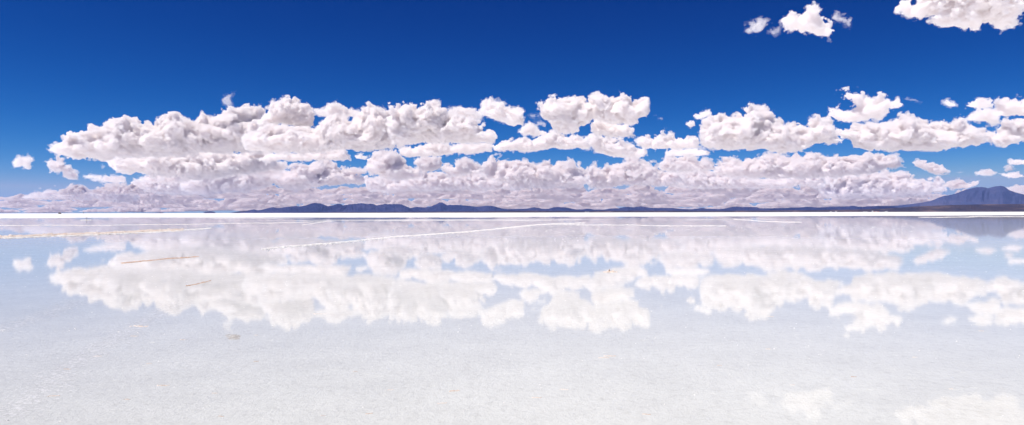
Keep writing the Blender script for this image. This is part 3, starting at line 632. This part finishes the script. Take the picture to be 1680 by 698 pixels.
m_adobe = plain('adobe', (.62, .36, .24)); m_dark = plain('dark_paint', (.05, .04, .045), .4); m_wood = plain('grey_wood', (.22, .19, .17)); m_rub = plain('rubber', (.02, .02, .02))
def house(px, km, w_, h_, wallm, roofm, label, group):
    Y = km*1000; x = (px-CX)/F_PX*Y; d = w_*.5
    e = bpy.data.objects.new('house', None); C.objects.link(e); e.location = (x, Y, 0)
    tag(e, label, 'house', group)
    link('wall', boxmesh(-w_/2, w_/2, -d/2, d/2, 0, h_, 'wall'), wallm, e)
    o = w_*.05; me = bpy.data.meshes.new('roof'); a, b, c2, t = w_/2+o, d/2+o, h_+.02, h_*1.45
    me.from_pydata([(-a,-b,c2),(a,-b,c2),(a,b,c2),(-a,b,c2),(-a,0,t),(a,0,t)], [], [(0,3,2,1),(0,1,5,4),(2,3,4,5),(0,4,3),(1,2,5)]); link('roof', me, roofm, e)
    link('door', boxmesh(-w_*.06, w_*.06, -d/2-.08, -d/2-.003, 0, h_*.6, 'door'), m_wood, e)
    for s in (-.3, .3): link('window', boxmesh(w_*s-w_*.06, w_*s+w_*.06, -d/2-.06, -d/2-.003, h_*.35, h_*.7, 'window'), m_glass, e)
G1 = 'houses of the shore village below the volcano'
# eye level is 1.7 m, so buildings stand above the horizon line by their height
KM = 6.5
HS = [(1417.5, 12, 4.5, m_wall, m_tin, 'low white house at the left end of the shore village'),
      (1421.5, 14, 4, m_wall, m_tin, 'pale long house second from the left in the shore village'),
      (1431.5, 11, 9, m_wall, m_tin, 'tallest white house in the middle of the shore village'),
      (1434.5, 9, 6, m_adobe, m_roof, 'red-roofed house right beside the tallest white house'),
      (1437.5, 9, 7, m_wall, m_roof, 'white house with red roof in the middle of the shore village'),
      (1441, 10, 5.5, m_adobe, m_roof, 'long adobe house right of the village centre'),
      (1452.5, 11, 5, m_wall, m_tin, 'white house at the right end of the shore village'),
      (1455, 8, 7, m_wall, m_tin, 'taller white house ending the shore village on the right'),
      (1363, 12, 6, m_wall, m_tin, 'left house of the lone white pair far from the village'),
      (1371.5, 13, 6, m_wall, m_tin, 'right house of the lone white pair far from the village'),
      (961, 12, 5.5, m_wall, m_tin, 'left tiny white house below the hills right of centre'),
      (965, 11, 5, m_wall, m_tin, 'right tiny white house below the hills right of centre')]
for px, w_, h_, wm, rm, lb in HS: house(px, KM, w_, h_, wm, rm, lb, G1 if px > 1400 else 'lone white shore houses')
# far truck at the left horizon
def cyl(r_, w_, name, n=16):
    V = []; F = []
    for s in (-w_/2, w_/2):
        for k in range(n): V.append((r_*math.cos(6.2832*k/n), s, r_*math.sin(6.2832*k/n)))
    F.append(tuple(range(n))[::-1]); F.append(tuple(range(n, 2*n)))
    for k in range(n): F.append((k, (k+1) % n, n+(k+1) % n, n+k))
    me = bpy.data.meshes.new(name); me.from_pydata(V, [], F); return me
Y = 1500; e = bpy.data.objects.new('truck', None); C.objects.link(e); e.location = ((98-CX)/F_PX*Y, Y, 0)
tag(e, 'tiny dark vehicle far out on the salt at the left horizon', 'truck')
link('cargo_box', boxmesh(-2.4, 1.2, -1.1, 1.1, .9, 3.5, 'cargo_box'), m_dark, e)
cb_ = link('cab', boxmesh(1.3, 2.8, -1.0, 1.0, .7, 2.6, 'cab'), m_dark, e)
link('windscreen', boxmesh(2.801, 2.83, -.8, .8, 1.6, 2.4, 'windscreen'), m_glass, cb_)
for x_ in (-1.6, 2.0):
    for y_ in (-1.0, 1.0):
        link('wheel', cyl(.48, .3, 'wheel'), m_rub, e, (x_, y_, .48))
Y = 1400; e = bpy.data.objects.new('tall_post', None); C.objects.link(e); e.location = ((137.3-CX)/F_PX*Y, Y, 0)
tag(e, 'tiny dark upright post on the left horizon, right of the vehicle', 'post')
link('shaft', cyl(.2, 4.4, 'shaft'), m_wood, e, (0, 0, 2.2)).rotation_euler = (math.pi/2, 0, 0)
link('head_board', boxmesh(-.55, .55, -.3, -.205, 3.0, 4.3, 'head_board'), m_dark, e)
x, y = gp(142.3, 360.5); e = bpy.data.objects.new('marker_post', None); C.objects.link(e); e.location = (x, y, 0)
tag(e, 'thin grey marker post in a little salt heap at the far water edge', 'post')
link('shaft', cyl(.05, .75, 'shaft'), m_wood, e, (0, 0, .37)).rotation_euler = (math.pi/2, 0, 0)
rr = random.Random(2); V, F = lumps([(rr.gauss(0, .5), rr.gauss(0, .5), .25, .3, .12) for _ in range(9)], 3); me = bpy.data.meshes.new('salt_heap'); me.from_pydata(V, [], F)
o = link('salt_heap', me, m_white, e)

# ---------------------------------------------------------------- haze
HZN = 30000
m, N, out = mat('haze'); v = node(N, 'ShaderNodeVolumePrincipled'); v.inputs['Color'].default_value = HAZE_COL; v.inputs['Density'].default_value = HAZE_D; v.inputs['Anisotropy'].default_value = 0
N.links.new(v.outputs[0], out.inputs['Volume'])
if HAZE_D > 0:
    me = boxmesh(-HZN, HZN, -3000, HZN, -1.2, 880, 'haze')
    tag(link('haze', me, m), 'thin blue air over the whole flat', kind='stuff')
